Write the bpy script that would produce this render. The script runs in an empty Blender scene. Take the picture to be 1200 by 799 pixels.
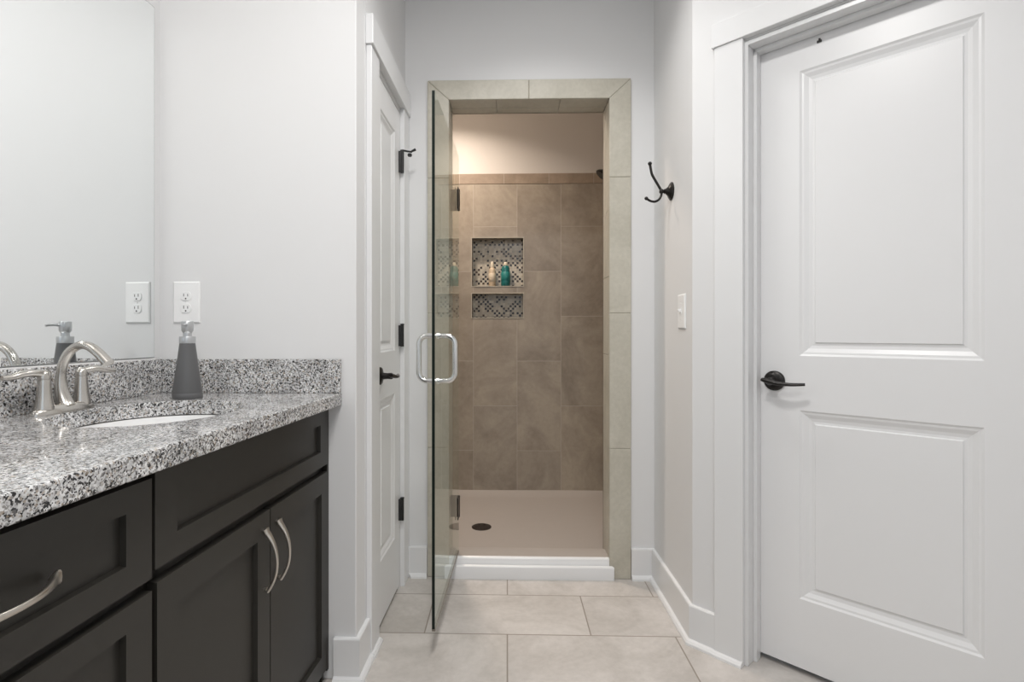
import bpy, bmesh, math, random
from math import sin, cos, pi, radians, sqrt
from mathutils import Vector, Matrix

scene = bpy.context.scene
COL = scene.collection

# ------------------------------------------------------------------ camera
cam_d = bpy.data.cameras.new('camera')
cam = bpy.data.objects.new('camera', cam_d)
COL.objects.link(cam)
cam.location = (0, 0, 1.104)
cam.rotation_euler = (radians(90), 0, radians(1.50))
cam_d.sensor_width = 36
cam_d.lens = 18.9
cam_d.shift_x = 0.0183
cam_d.shift_y = -0.0079
cam_d.clip_start = 0.02
scene.camera = cam

# ------------------------------------------------------------------ world, lights, exposure
world = bpy.data.worlds.new('world')
scene.world = world
world.use_nodes = True
bg = world.node_tree.nodes['Background']
bg.inputs[0].default_value = (0.75, 0.87, 1.0, 1)
bg.inputs[1].default_value = 1.0

vs = scene.view_settings
vs.view_transform = 'Standard'
try:
    vs.look = 'None'
except Exception:
    pass
vs.gamma = 1
vs.use_curve_mapping = False
vs.exposure = 0.66


def area(name, loc, rot, size, sy, power, color, shape='RECTANGLE', spread=180):
    d = bpy.data.lights.new(name, 'AREA')
    d.shape = shape
    d.size = size
    if shape in ('RECTANGLE', 'ELLIPSE'):
        d.size_y = sy
    d.energy = power
    d.color = color
    d.spread = radians(spread)
    o = bpy.data.objects.new(name, d)
    o.location = loc
    o.rotation_euler = rot
    COL.objects.link(o)
    return o


P_CAN, P_WIN, P_SHOWER, P_VAN = 13, 32, 9.6, 4.2
# daylight coming in by the window in the wall behind the camera
area('daylight_window', (0.25, -2.16, 1.55), (radians(90), 0, radians(180)), 1.3, 1.2, P_WIN, (0.93, 0.97, 1.0))
# recessed ceiling lights, plus an added fill over the hall
area('can_light_center', (-0.05, 0.75, 2.69), (0, 0, 0), 0.30, 0.30, P_CAN, (1.0, 0.98, 0.955), 'DISK')
area('hall_fill_light', (0.16, 1.80, 2.69), (0, 0, 0), 0.30, 0.30, 2.9, (1.0, 0.985, 0.96), 'DISK', 122)  # unseen lamp added to brighten the hall end
area('can_light_rear', (0.2, -0.9, 2.69), (0, 0, 0), 0.30, 0.30, P_CAN, (1.0, 0.98, 0.955), 'DISK')
area('can_light_shower', (-0.42, 3.10, 2.675), (0, 0, 0), 0.16, 0.16, P_SHOWER, (1.0, 0.85, 0.72), 'DISK', 142)


# ------------------------------------------------------------------ materials
def new_mat(name):
    m = bpy.data.materials.new(name)
    m.use_nodes = True
    nt = m.node_tree
    return m, nt, nt.nodes['Principled BSDF']


def N(nt, typ, **kw):
    n = nt.nodes.new(typ)
    for k, v in kw.items():
        setattr(n, k, v)
    return n


def mixc(nt, fac, a, b, blend='MIX'):
    n = nt.nodes.new('ShaderNodeMix')
    n.data_type = 'RGBA'
    n.blend_type = blend
    for i, v in ((0, fac), (6, a), (7, b)):
        if hasattr(v, 'links') or hasattr(v, 'is_linked'):
            nt.links.new(v, n.inputs[i])
        elif i == 0:
            n.inputs[i].default_value = v
        else:
            n.inputs[i].default_value = (*v, 1) if len(v) == 3 else v
    return n.outputs[2]


def ramp(nt, fac, stops, interp='LINEAR'):
    n = nt.nodes.new('ShaderNodeValToRGB')
    cr = n.color_ramp
    cr.interpolation = interp
    while len(cr.elements) < len(stops):
        cr.elements.new(0.5)
    for e, (p, c) in zip(cr.elements, stops):
        e.position = p
        e.color = (*c, 1) if len(c) == 3 else c
    nt.links.new(fac, n.inputs[0])
    return n.outputs[0]


def coords(nt, kind='Object'):
    return nt.nodes.new('ShaderNodeTexCoord').outputs[kind]


def noise(nt, vec, scale, detail=4, rough=0.5, dist=0.0):
    n = nt.nodes.new('ShaderNodeTexNoise')
    n.inputs['Scale'].default_value = scale
    n.inputs['Detail'].default_value = detail
    n.inputs['Roughness'].default_value = rough
    n.inputs['Distortion'].default_value = dist
    nt.links.new(vec, n.inputs['Vector'])
    return n.outputs[0]


def bump(nt, bsdf, h, strength, dist=0.01):
    b = nt.nodes.new('ShaderNodeBump')
    b.inputs['Strength'].default_value = strength
    b.inputs['Distance'].default_value = dist
    nt.links.new(h, b.inputs['Height'])
    nt.links.new(b.outputs[0], bsdf.inputs['Normal'])


def mat_paint(name, col, rough=0.55, bumpy=0.04, scale=260):
    m, nt, b = new_mat(name)
    v = coords(nt)
    c = mixc(nt, noise(nt, v, 3.0, 2), tuple(x * 0.985 for x in col), col)
    nt.links.new(c, b.inputs['Base Color'])
    b.inputs['Roughness'].default_value = rough
    if bumpy:
        bump(nt, b, noise(nt, v, scale, 3), bumpy, 0.002)
    return m


def mat_metal(name, col, rough, streak=0.0):
    m, nt, b = new_mat(name)
    v = coords(nt)
    n = noise(nt, v, 180, 2)
    c = mixc(nt, n, tuple(x * 0.93 for x in col), col)
    nt.links.new(c, b.inputs['Base Color'])
    b.inputs['Metallic'].default_value = 1
    b.inputs['Roughness'].default_value = rough
    return m


def mat_plain(name, col, rough, metallic=0.0, spec=0.5, coat=0.0):
    m, nt, b = new_mat(name)
    v = coords(nt)
    n = noise(nt, v, 40, 2)
    c = mixc(nt, n, tuple(x * 0.95 for x in col), col)
    nt.links.new(c, b.inputs['Base Color'])
    b.inputs['Roughness'].default_value = rough
    b.inputs['Metallic'].default_value = metallic
    b.inputs['Specular IOR Level'].default_value = spec
    b.inputs['Coat Weight'].default_value = coat
    return m


def mat_tile(name, axes, bw, rh, loc, col_a, col_b, grout, rough=0.35, mortar=0.0022, offset=0.5, cloud=3.0):
    """axes: which object axes run along the tile's long and short side; loc: start of a joint on each"""
    m, nt, b = new_mat(name)
    v = coords(nt)
    sep = N(nt, 'ShaderNodeSeparateXYZ')
    nt.links.new(v, sep.inputs[0])
    comb = N(nt, 'ShaderNodeCombineXYZ')
    for i, ax in enumerate(axes):
        s = N(nt, 'ShaderNodeMath', operation='SUBTRACT')
        nt.links.new(sep.outputs['XYZ'.index(ax)], s.inputs[0])
        s.inputs[1].default_value = loc[i]
        nt.links.new(s.outputs[0], comb.inputs[i])
    br = N(nt, 'ShaderNodeTexBrick')
    br.offset = offset
    br.squash = 1
    nt.links.new(comb.outputs[0], br.inputs['Vector'])
    br.inputs['Scale'].default_value = 1
    br.inputs['Brick Width'].default_value = bw
    br.inputs['Row Height'].default_value = rh
    br.inputs['Mortar Size'].default_value = mortar
    br.inputs['Mortar Smooth'].default_value = 0.2
    br.inputs['Bias'].default_value = 0
    br.inputs['Color1'].default_value = (0.0, 0.0, 0.0, 1)
    br.inputs['Color2'].default_value = (1, 1, 1, 1)
    br.inputs['Mortar'].default_value = (0.5, 0.5, 0.5, 1)
    # per tile shift of the clouding
    off = N(nt, 'ShaderNodeVectorMath', operation='MULTIPLY_ADD')
    nt.links.new(br.outputs['Color'], off.inputs[0])
    off.inputs[1].default_value = (7, 5, 3)
    nt.links.new(v, off.inputs[2])
    n1 = noise(nt, off.outputs[0], cloud, 6, 0.62, 1.3)
    n2 = noise(nt, off.outputs[0], cloud * 14, 4, 0.6, 0.3)
    base = ramp(nt, n1, [(0.36, col_b), (0.5, tuple((a + c) / 2 for a, c in zip(col_a, col_b))), (0.63, col_a)])
    base = mixc(nt, 0.16, base, ramp(nt, n2, [(0.35, tuple(x * 0.72 for x in col_b)), (0.65, col_a)]))
    tint = mixc(nt, br.outputs['Color'], (0.93, 0.93, 0.93), (1.03, 1.02, 1.0))
    base = mixc(nt, 1.0, base, tint, 'MULTIPLY')
    c = mixc(nt, br.outputs['Fac'], base, grout)
    nt.links.new(c, b.inputs['Base Color'])
    b.inputs['Roughness'].default_value = rough
    inv = N(nt, 'ShaderNodeMath', operation='SUBTRACT')
    inv.inputs[0].default_value = 1
    nt.links.new(br.outputs['Fac'], inv.inputs[1])
    bump(nt, b, inv.outputs[0], 0.35, 0.0015)
    return m


def mat_stone(name, col_a, col_b, rough=0.35, cloud=3.0):
    m, nt, b = new_mat(name)
    v = coords(nt)
    n1 = noise(nt, v, cloud, 6, 0.62, 1.2)
    n2 = noise(nt, v, cloud * 12, 4, 0.6, 0.3)
    base = ramp(nt, n1, [(0.30, col_b), (0.68, col_a)])
    base = mixc(nt, 0.2, base, ramp(nt, n2, [(0.35, tuple(x * 0.75 for x in col_b)), (0.65, col_a)]))
    nt.links.new(base, b.inputs['Base Color'])
    b.inputs['Roughness'].default_value = rough
    return m


def mat_mosaic(name):
    m, nt, b = new_mat(name)
    v = coords(nt)
    s = 1 / 0.0158
    mul = N(nt, 'ShaderNodeVectorMath', operation='MULTIPLY')
    nt.links.new(v, mul.inputs[0])
    mul.inputs[1].default_value = (s, 0.0, s)
    fl = N(nt, 'ShaderNodeVectorMath', operation='FLOOR')
    nt.links.new(mul.outputs[0], fl.inputs[0])
    wn = N(nt, 'ShaderNodeTexWhiteNoise')
    nt.links.new(fl.outputs[0], wn.inputs['Vector'])
    dot = N(nt, 'ShaderNodeVectorMath', operation='DOT_PRODUCT')     # dark chips only on every other place, so they stay apart
    nt.links.new(fl.outputs[0], dot.inputs[0])
    dot.inputs[1].default_value = (1, 0, 1)
    md = N(nt, 'ShaderNodeMath', operation='FLOORED_MODULO')
    nt.links.new(dot.outputs['Value'], md.inputs[0])
    md.inputs[1].default_value = 2
    up = N(nt, 'ShaderNodeMath', operation='MULTIPLY_ADD')
    nt.links.new(md.outputs[0], up.inputs[0])
    up.inputs[1].default_value = 0.56
    ws = N(nt, 'ShaderNodeMath', operation='MULTIPLY')
    nt.links.new(wn.outputs['Value'], ws.inputs[0])
    mz = N(nt, 'ShaderNodeMath', operation='MULTIPLY_ADD')
    nt.links.new(md.outputs[0], mz.inputs[0])
    mz.inputs[1].default_value = -0.56
    mz.inputs[2].default_value = 1.0
    nt.links.new(mz.outputs[0], ws.inputs[1])
    nt.links.new(ws.outputs[0], up.inputs[2])
    c = ramp(nt, up.outputs[0], [(0.0, (0.012, 0.008, 0.007)), (0.38, (0.05, 0.03, 0.02)),
                                       (0.50, (0.42, 0.38, 0.31)), (0.66, (0.52, 0.48, 0.40)), (0.80, (0.45, 0.42, 0.35)),
                                       (0.92, (0.34, 0.32, 0.27))], 'CONSTANT')
    fr = N(nt, 'ShaderNodeVectorMath', operation='FRACTION')
    nt.links.new(mul.outputs[0], fr.inputs[0])
    sep = N(nt, 'ShaderNodeSeparateXYZ')
    nt.links.new(fr.outputs[0], sep.inputs[0])
    g = []
    for i in (0, 2):
        q = N(nt, 'ShaderNodeMath', operation='COMPARE')
        nt.links.new(sep.outputs[i], q.inputs[0])
        q.inputs[1].default_value = 0.5
        q.inputs[2].default_value = 0.455
        g.append(q.outputs[0])
    mm = N(nt, 'ShaderNodeMath', operation='MULTIPLY')
    nt.links.new(g[0], mm.inputs[0])
    nt.links.new(g[1], mm.inputs[1])
    c = mixc(nt, mm.outputs[0], (0.44, 0.40, 0.34), c)
    nt.links.new(c, b.inputs['Base Color'])
    b.inputs['Roughness'].default_value = 0.25
    return m


def mat_granite(name):
    m, nt, b = new_mat(name)
    v = coords(nt)
    wob = N(nt, 'ShaderNodeTexNoise')
    wob.inputs['Scale'].default_value = 120
    nt.links.new(v, wob.inputs['Vector'])
    ad = N(nt, 'ShaderNodeVectorMath', operation='MULTIPLY_ADD')
    nt.links.new(wob.outputs['Color'], ad.inputs[0])
    ad.inputs[1].default_value = (0.006, 0.006, 0.006)
    nt.links.new(v, ad.inputs[2])

    def vor(scale):
        n = N(nt, 'ShaderNodeTexVoronoi')
        n.inputs['Scale'].default_value = scale
        nt.links.new(ad.outputs[0], n.inputs['Vector'])
        s = N(nt, 'ShaderNodeSeparateColor')
        nt.links.new(n.outputs['Color'], s.inputs[0])
        return s.outputs[0], s.outputs[1]
    a, a2 = vor(250)
    big = ramp(nt, a, [(0.0, (0.022, 0.021, 0.022)), (0.18, (0.13, 0.127, 0.127)), (0.31, (0.36, 0.36, 0.365)),
                       (0.46, (0.60, 0.60, 0.61)), (0.72, (0.78, 0.78, 0.785))], 'CONSTANT')
    s_, s2 = vor(420)
    fine = ramp(nt, s_, [(0.0, (0.02, 0.02, 0.02)), (0.2, (0.30, 0.29, 0.28)), (0.5, (0.62, 0.62, 0.62))], 'CONSTANT')
    sel = ramp(nt, s2, [(0.0, (0, 0, 0)), (0.66, (1, 1, 1))], 'CONSTANT')
    c = mixc(nt, sel, big, fine)
    # warm feldspar flecks
    w = ramp(nt, a2, [(0.0, (0, 0, 0)), (0.90, (0.55, 0.55, 0.55))], 'CONSTANT')
    c = mixc(nt, w, c, (0.42, 0.34, 0.26))
    pat = ramp(nt, noise(nt, v, 14, 3), [(0.38, (0.78, 0.78, 0.78)), (0.62, (1.06, 1.06, 1.06))])
    c = mixc(nt, 1.0, c, pat, 'MULTIPLY')
    nt.links.new(c, b.inputs['Base Color'])
    b.inputs['Roughness'].default_value = 0.07
    b.inputs['Specular IOR Level'].default_value = 0.6
    return m


def mat_glass_panel(name, tint, refl=1.0):
    m = bpy.data.materials.new(name)
    m.use_nodes = True
    nt = m.node_tree
    nt.nodes.clear()
    out = N(nt, 'ShaderNodeOutputMaterial')
    tr = N(nt, 'ShaderNodeBsdfTransparent')
    tr.inputs[0].default_value = (*tint, 1)
    gl = N(nt, 'ShaderNodeBsdfGlossy')
    gl.inputs['Roughness'].default_value = 0.003
    gl.inputs[0].default_value = (0.95, 1.0, 0.97, 1)
    fr = N(nt, 'ShaderNodeFresnel')
    fr.inputs[0].default_value = 1.5
    mx = N(nt, 'ShaderNodeMixShader')
    s = N(nt, 'ShaderNodeMath', operation='MULTIPLY')
    s.inputs[1].default_value = refl
    nt.links.new(fr.outputs[0], s.inputs[0])
    geo = N(nt, 'ShaderNodeNewGeometry')          # reflect at the outer faces only: straight-through rays never refract
    inv = N(nt, 'ShaderNodeMath', operation='SUBTRACT')
    inv.inputs[0].default_value = 1
    nt.links.new(geo.outputs['Backfacing'], inv.inputs[1])
    s2 = N(nt, 'ShaderNodeMath', operation='MULTIPLY')
    nt.links.new(s.outputs[0], s2.inputs[0])
    nt.links.new(inv.outputs[0], s2.inputs[1])
    nt.links.new(s2.outputs[0], mx.inputs[0])
    nt.links.new(tr.outputs[0], mx.inputs[1])
    nt.links.new(gl.outputs[0], mx.inputs[2])
    nt.links.new(mx.outputs[0], out.inputs[0])
    return m


def mat_emit(name, col, strength):
    m, nt, b = new_mat(name)
    b.inputs['Base Color'].default_value = (0.9, 0.9, 0.9, 1)
    b.inputs['Emission Color'].default_value = (*col, 1)
    b.inputs['Emission Strength'].default_value = strength
    return m


def mat_mirror(name):
    m, nt, b = new_mat(name)
    b.inputs['Base Color'].default_value = (0.93, 0.95, 0.95, 1)
    b.inputs['Metallic'].default_value = 1
    b.inputs['Roughness'].default_value = 0.0
    return m


M_WALL = mat_paint('wall_paint', (0.74, 0.74, 0.745), 0.6)
M_SHWALL = mat_paint('shower_wall_paint', (0.66, 0.63, 0.595), 0.6)
M_CEIL = mat_paint('ceiling_paint', (0.85, 0.85, 0.85), 0.8)
M_TRIM = mat_paint('trim_paint', (0.765, 0.768, 0.775), 0.28, 0.015, 60)
M_DOOR = mat_paint('door_paint', (0.79, 0.792, 0.80), 0.33, 0.03, 90)
M_FLOOR = mat_tile('floor_tile', 'XY', 0.6104, 0.2956, (0.0, 1.970), (0.65, 0.616, 0.588), (0.49, 0.46, 0.43),
                   (0.29, 0.255, 0.22), 0.5, 0.0028)
SH_A, SH_B, SH_G = (0.42, 0.368, 0.302), (0.272, 0.232, 0.19), (0.46, 0.41, 0.36)
M_SHBACK = mat_tile('shower_tile_back', 'ZX', 0.606, 0.2956, (1.217, 0.066), SH_A, SH_B, SH_G, 0.35, 0.0016, cloud=2.4)
M_SHSIDE = mat_tile('shower_tile_side', 'ZY', 0.606, 0.2956, (1.217, 2.58), SH_A, SH_B, SH_G, 0.35, 0.0016, cloud=2.4)
M_BORDER = mat_tile('shower_border_tile', 'XZ', 0.302, 0.2, (0.28, 2.0), (0.40, 0.32, 0.25), (0.28, 0.225, 0.175), SH_G, 0.35, 0.0016, offset=0)
M_BORDERY = mat_tile('shower_border_tile_side', 'YZ', 0.302, 0.2, (0.28, 2.0), (0.40, 0.32, 0.25), (0.28, 0.225, 0.175), SH_G, 0.35, 0.0016, offset=0)
M_FRAME = mat_stone('frame_tile', (0.57, 0.54, 0.465), (0.455, 0.43, 0.36), 0.35, 4.5)
M_GROUT = mat_stone('grout', (0.48, 0.45, 0.38), (0.42, 0.39, 0.33), 0.8, 30)
M_MOSAIC = mat_mosaic('niche_mosaic')
M_GRANITE = mat_granite('granite')
M_CAB = mat_plain('cabinet_espresso', (0.0235, 0.0215, 0.018), 0.42, 0, 0.5)
M_CABIN = mat_plain('cabinet_inside', (0.010, 0.009, 0.008), 0.6)
M_NICKEL = mat_metal('brushed_nickel', (0.60, 0.575, 0.54), 0.24)
M_PULL = mat_metal('satin_pull', (0.62, 0.58, 0.53), 0.32)
M_CHROME = mat_metal('satin_chrome', (0.78, 0.78, 0.77), 0.18)
M_BRONZE = mat_plain('oil_rubbed_bronze', (0.018, 0.016, 0.015), 0.32, 0.4)
M_BLACK = mat_plain('black_hinge', (0.012, 0.012, 0.012), 0.45)
M_CERAMIC = mat_plain('white_ceramic', (0.88, 0.88, 0.88), 0.12, 0, 0.6, 0.4)
M_PAN = mat_plain('beige_shower_base', (0.43, 0.39, 0.358), 0.4)
M_ACRYL = mat_plain('shower_pan_acrylic', (0.84, 0.83, 0.81), 0.35)
M_PLASTIC = mat_plain('white_plastic', (0.88, 0.88, 0.88), 0.3)
M_SLOT = mat_plain('dark_slot', (0.05, 0.05, 0.05), 0.6)
M_SOAP = mat_plain('grey_frosted_glass', (0.105, 0.105, 0.108), 0.33, 0, 0.5)
M_SOAPCAP = mat_metal('silver_pump', (0.60, 0.61, 0.62), 0.34)
M_MIRROR = mat_mirror('mirror_glass')
M_MIRBACK = mat_plain('mirror_back', (0.30, 0.31, 0.31), 0.5)
M_GLASS = mat_glass_panel('clear_glass', (0.96, 0.972, 0.96), 0.9)
M_WGLASS = mat_glass_panel('window_glass', (0.96, 0.97, 0.97))
M_GEDGE = mat_plain('glass_edge', (0.008, 0.013, 0.011), 0.3, 0, 0.25)
M_SEAL = mat_plain('clear_seal', (0.24, 0.21, 0.18), 0.35)
M_BOTW = mat_plain('cream_bottle', (0.62, 0.50, 0.36), 0.4)
M_BOTT = mat_plain('teal_bottle', (0.012, 0.15, 0.15), 0.3)
M_CAPW = mat_plain('cream_cap', (0.75, 0.68, 0.55), 0.4)
M_LBL1 = mat_plain('bottle_label_cream', (0.72, 0.62, 0.48), 0.5)
M_LBL2 = mat_plain('bottle_label_teal', (0.02, 0.22, 0.21), 0.45)
M_DRAIN = mat_plain('dark_drain', (0.035, 0.025, 0.022), 0.4, 0.5)
M_SHADE = mat_emit('lit_glass_shade', (1.0, 0.96, 0.90), P_VAN)
M_LENS = mat_emit('lit_lens', (1.0, 0.96, 0.9), 3.0)


# ------------------------------------------------------------------ mesh helpers
class MB:
    def __init__(self):
        self.v = []
        self.f = []
        self.mi = []
        self.cur = 0

    def add(self, verts, faces):
        o = len(self.v)
        self.v += [tuple(p) for p in verts]
        for f in faces:
            self.f.append([i + o for i in f])
            self.mi.append(self.cur)

    def box(self, x0, x1, y0, y1, z0, z1):
        if x0 > x1: x0, x1 = x1, x0
        if y0 > y1: y0, y1 = y1, y0
        if z0 > z1: z0, z1 = z1, z0
        vs_ = [(x0, y0, z0), (x1, y0, z0), (x1, y1, z0), (x0, y1, z0), (x0, y0, z1), (x1, y0, z1), (x1, y1, z1), (x0, y1, z1)]
        self.add(vs_, [(0, 3, 2, 1), (4, 5, 6, 7), (0, 1, 5, 4), (1, 2, 6, 5), (2, 3, 7, 6), (3, 0, 4, 7)])

    def prism(self, poly, z0, z1):
        """poly in xy, extruded along z"""
        n = len(poly)
        vs_ = [(x, y, z0) for x, y in poly] + [(x, y, z1) for x, y in poly]
        fs = [tuple(range(n - 1, -1, -1)), tuple(range(n, 2 * n))]
        fs += [(i, (i + 1) % n, n + (i + 1) % n, n + i) for i in range(n)]
        self.add(vs_, fs)

    def extr(self, prof, fn, a, b):
        """closed profile [(p,q)], fn(p,q,t)->xyz, from t=a to t=b (a, b may be functions of p,q)"""
        n = len(prof)
        fa = a if callable(a) else (lambda p, q: a)
        fb = b if callable(b) else (lambda p, q: b)
        vs_ = [fn(p, q, fa(p, q)) for p, q in prof] + [fn(p, q, fb(p, q)) for p, q in prof]
        fs = [tuple(range(n - 1, -1, -1)), tuple(range(n, 2 * n))]
        fs += [(i, (i + 1) % n, n + (i + 1) % n, n + i) for i in range(n)]
        self.add(vs_, fs)

    def loft(self, rings, cap=True, close=True):
        n = len(rings[0])
        vs_ = [p for r in rings for p in r]
        fs = []
        for k in range(len(rings) - 1):
            for i in range(n if close else n - 1):
                j = (i + 1) % n
                fs.append((k * n + i, k * n + j, (k + 1) * n + j, (k + 1) * n + i))
        if cap:
            fs.append(tuple(range(n - 1, -1, -1)))
            fs.append(tuple((len(rings) - 1) * n + i for i in range(n)))
        self.add(vs_, fs)

    def tube(self, pts, rad, n=14, flat=None, up=None):
        """sweep a circle (or ellipse: flat=(w,h) lists) along pts"""
        pts = [Vector(p) for p in pts]
        m = len(pts)
        if not isinstance(rad, (list, tuple)):
            rad = [rad] * m
        rings = []
        prev = None
        for i, p in enumerate(pts):
            if i == 0:
                t = pts[1] - pts[0]
            elif i == m - 1:
                t = pts[-1] - pts[-2]
            else:
                t = (pts[i + 1] - pts[i]).normalized() + (pts[i] - pts[i - 1]).normalized()
            t.normalize()
            if prev is None:
                g = Vector(up) if up else (Vector((0, 0, 1)) if abs(t.z) < 0.9 else Vector((1, 0, 0)))
            else:
                g = prev
            s = t.cross(g)
            if s.length < 1e-6:
                s = t.cross(Vector((0, 1, 0)))
            s.normalize()
            g = s.cross(t).normalized()
            prev = g
            ring = []
            for k in range(n):
                a = 2 * pi * k / n
                if flat:
                    w, h = flat[i]
                    ring.append(p + s * (w * cos(a)) + g * (h * sin(a)))
                else:
                    ring.append(p + s * (rad[i] * cos(a)) + g * (rad[i] * sin(a)))
            rings.append(ring)
        self.loft(rings)

    def lathe(self, prof, n=28, c=(0, 0, 0), axis='Z', ex=1.0, ey=1.0):
        """prof [(r,h)]"""
        rings = []
        for r, h in prof:
            ring = []
            for k in range(n):
                a = 2 * pi * k / n
                x, y = r * cos(a) * ex, r * sin(a) * ey
                if axis == 'Z':
                    ring.append((c[0] + x, c[1] + y, c[2] + h))
                elif axis == 'Y':
                    ring.append((c[0] + x, c[1] + h, c[2] + y))
                else:
                    ring.append((c[0] + h, c[1] + x, c[2] + y))
            rings.append(ring)
        self.loft(rings)

    def leaf(self, x0, x1, z0, z1, y0, t, panels, prof, flat_back=True):
        """door or drawer leaf: front at y=y0 facing -y, thickness t towards +y,
        panels [(px0,px1,pz0,pz1)] sunk by the nested steps prof [(inset, depth)]"""
        xs = sorted({x0, x1, *[p[0] for p in panels], *[p[1] for p in panels]})
        zs = sorted({z0, z1, *[p[2] for p in panels], *[p[3] for p in panels]})
        for i in range(len(xs) - 1):
            for j in range(len(zs) - 1):
                cx, cz = (xs[i] + xs[i + 1]) / 2, (zs[j] + zs[j + 1]) / 2
                if any(p[0] < cx < p[1] and p[2] < cz < p[3] for p in panels):
                    continue
                self.add([(xs[i], y0, zs[j]), (xs[i + 1], y0, zs[j]), (xs[i + 1], y0, zs[j + 1]), (xs[i], y0, zs[j + 1])],
                         [(0, 1, 2, 3)])
        for a, b, c, d in panels:
            rings = []
            for ins, dep in [(0, 0)] + list(prof):
                rings.append([(a + ins, y0 + dep, c + ins), (b - ins, y0 + dep, c + ins),
                              (b - ins, y0 + dep, d - ins), (a + ins, y0 + dep, d - ins)])
            vs_ = [p for r in rings for p in r]
            fs = []
            for k in range(len(rings) - 1):
                for i in range(4):
                    j = (i + 1) % 4
                    fs.append((k * 4 + i, k * 4 + j, (k + 1) * 4 + j, (k + 1) * 4 + i))
            L = (len(rings) - 1) * 4
            fs.append((L, L + 1, L + 2, L + 3))
            self.add(vs_, fs)
        y1 = y0 + t
        vs_ = [(x0, y0, z0), (x1, y0, z0), (x1, y1, z0), (x0, y1, z0), (x0, y0, z1), (x1, y0, z1), (x1, y1, z1), (x0, y1, z1)]
        self.add(vs_, [(0, 3, 2, 1), (4, 5, 6, 7), (1, 2, 6, 5), (2, 3, 7, 6), (3, 0, 4, 7)])

    def build(self, name, mat, parent=None, bevel=0, smooth=False, weld=True, segs=2, angle=35, subsurf=0):
        me = bpy.data.meshes.new(name)
        me.from_pydata(self.v, [], self.f)
        mats = mat if isinstance(mat, (list, tuple)) else [mat]
        for m in mats:
            me.materials.append(m)
        for p, i in zip(me.polygons, self.mi):
            p.material_index = i
        bm = bmesh.new()
        bm.from_mesh(me)
        if weld:
            bmesh.ops.remove_doubles(bm, verts=bm.verts, dist=1e-5)
        bmesh.ops.recalc_face_normals(bm, faces=bm.faces)
        bm.to_mesh(me)
        bm.free()
        if smooth:
            for p in me.polygons:
                p.use_smooth = True
            me.set_sharp_from_angle(angle=radians(angle))
        o = bpy.data.objects.new(name, me)
        COL.objects.link(o)
        if parent is not None:
            o.parent = parent
        if bevel:
            b = o.modifiers.new('bevel', 'BEVEL')
            b.width = bevel
            b.segments = segs
            b.limit_method = 'ANGLE'
            b.angle_limit = radians(40)
            b.harden_normals = False
        if subsurf:
            s = o.modifiers.new('sub', 'SUBSURF')
            s.levels = subsurf
            s.render_levels = subsurf
        return o


def empty(name, loc=(0, 0, 0), rz=0.0):
    o = bpy.data.objects.new(name, None)
    o.empty_display_size = 0.05
    COL.objects.link(o)
    o.location = loc
    o.rotation_euler = (0, 0, rz)
    return o


def tag(o, label, cat, group=None):
    o['label'] = label
    o['category'] = cat
    if group:
        o['group'] = group
    return o


def struct(o, label=None):
    o['kind'] = 'structure'
    if label:
        o['label'] = label
    return o


def slab(mb, x0, x1, z0, z1, y0, y1, holes):
    """wall slab in xz with rectangular through holes, thickness y0..y1"""
    xs = sorted({x0, x1, *[h[0] for h in holes], *[h[1] for h in holes]})
    zs = sorted({z0, z1, *[h[2] for h in holes], *[h[3] for h in holes]})

    def solid(i, j):
        if i < 0 or j < 0 or i >= len(xs) - 1 or j >= len(zs) - 1:
            return False
        cx, cz = (xs[i] + xs[i + 1]) / 2, (zs[j] + zs[j + 1]) / 2
        return not any(h[0] < cx < h[1] and h[2] < cz < h[3] for h in holes)
    for i in range(len(xs) - 1):
        for j in range(len(zs) - 1):
            if not solid(i, j):
                continue
            a, b, c, d = xs[i], xs[i + 1], zs[j], zs[j + 1]
            mb.add([(a, y0, c), (b, y0, c), (b, y0, d), (a, y0, d)], [(0, 1, 2, 3)])
            mb.add([(a, y1, c), (b, y1, c), (b, y1, d), (a, y1, d)], [(3, 2, 1, 0)])
            if not solid(i - 1, j):
                mb.add([(a, y0, c), (a, y1, c), (a, y1, d), (a, y0, d)], [(3, 2, 1, 0)])
            if not solid(i + 1, j):
                mb.add([(b, y0, c), (b, y1, c), (b, y1, d), (b, y0, d)], [(0, 1, 2, 3)])
            if not solid(i, j - 1):
                mb.add([(a, y0, c), (b, y0, c), (b, y1, c), (a, y1, c)], [(3, 2, 1, 0)])
            if not solid(i, j + 1):
                mb.add([(a, y0, d), (b, y0, d), (b, y1, d), (a, y1, d)], [(0, 1, 2, 3)])


CEIL = 2.72
# ------------------------------------------------------------------ local frames of the room
# vanity frame: local x runs along the mirror wall into the room's depth, local -y points out from it
VO = Vector((-1.098, 1.682, 0))
VU = Vector((0.05928602, 0.99824104, 0))
VA = math.atan2(VU.y, VU.x)
# closet wall (left side of the hall)
HO = Vector((-0.481, 1.70, 0))
HU = Vector((0.02158, 0.99977, 0)).normalized()
HA = math.atan2(HU.y, HU.x)
# angled wall with the big door
AO = Vector((0.66, 1.935, 0))
AA = radians(-45)
YW = 2.435        # face of the wall the shower opening is in
YB = 2.58         # inside face of that wall
YS = 3.64         # shower back wall
XL, XR = -0.66, 0.80      # shower side walls

# ------------------------------------------------------------------ floor and ceiling
m = MB()
m.prism([(-1.6, -2.1), (1.6, -2.1), (1.6, 1.9), (0.8, 2.58), (-0.9, 2.58), (-1.6, 1.8)], -0.06, 0)
struct(m.build('floor', M_FLOOR), 'beige stone-look floor tile laid in running bond')
m = MB()
m.box(-1.6, 1.6, -2.1, 2.5, CEIL, CEIL + 0.06)
struct(m.build('ceiling', M_CEIL))

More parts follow.
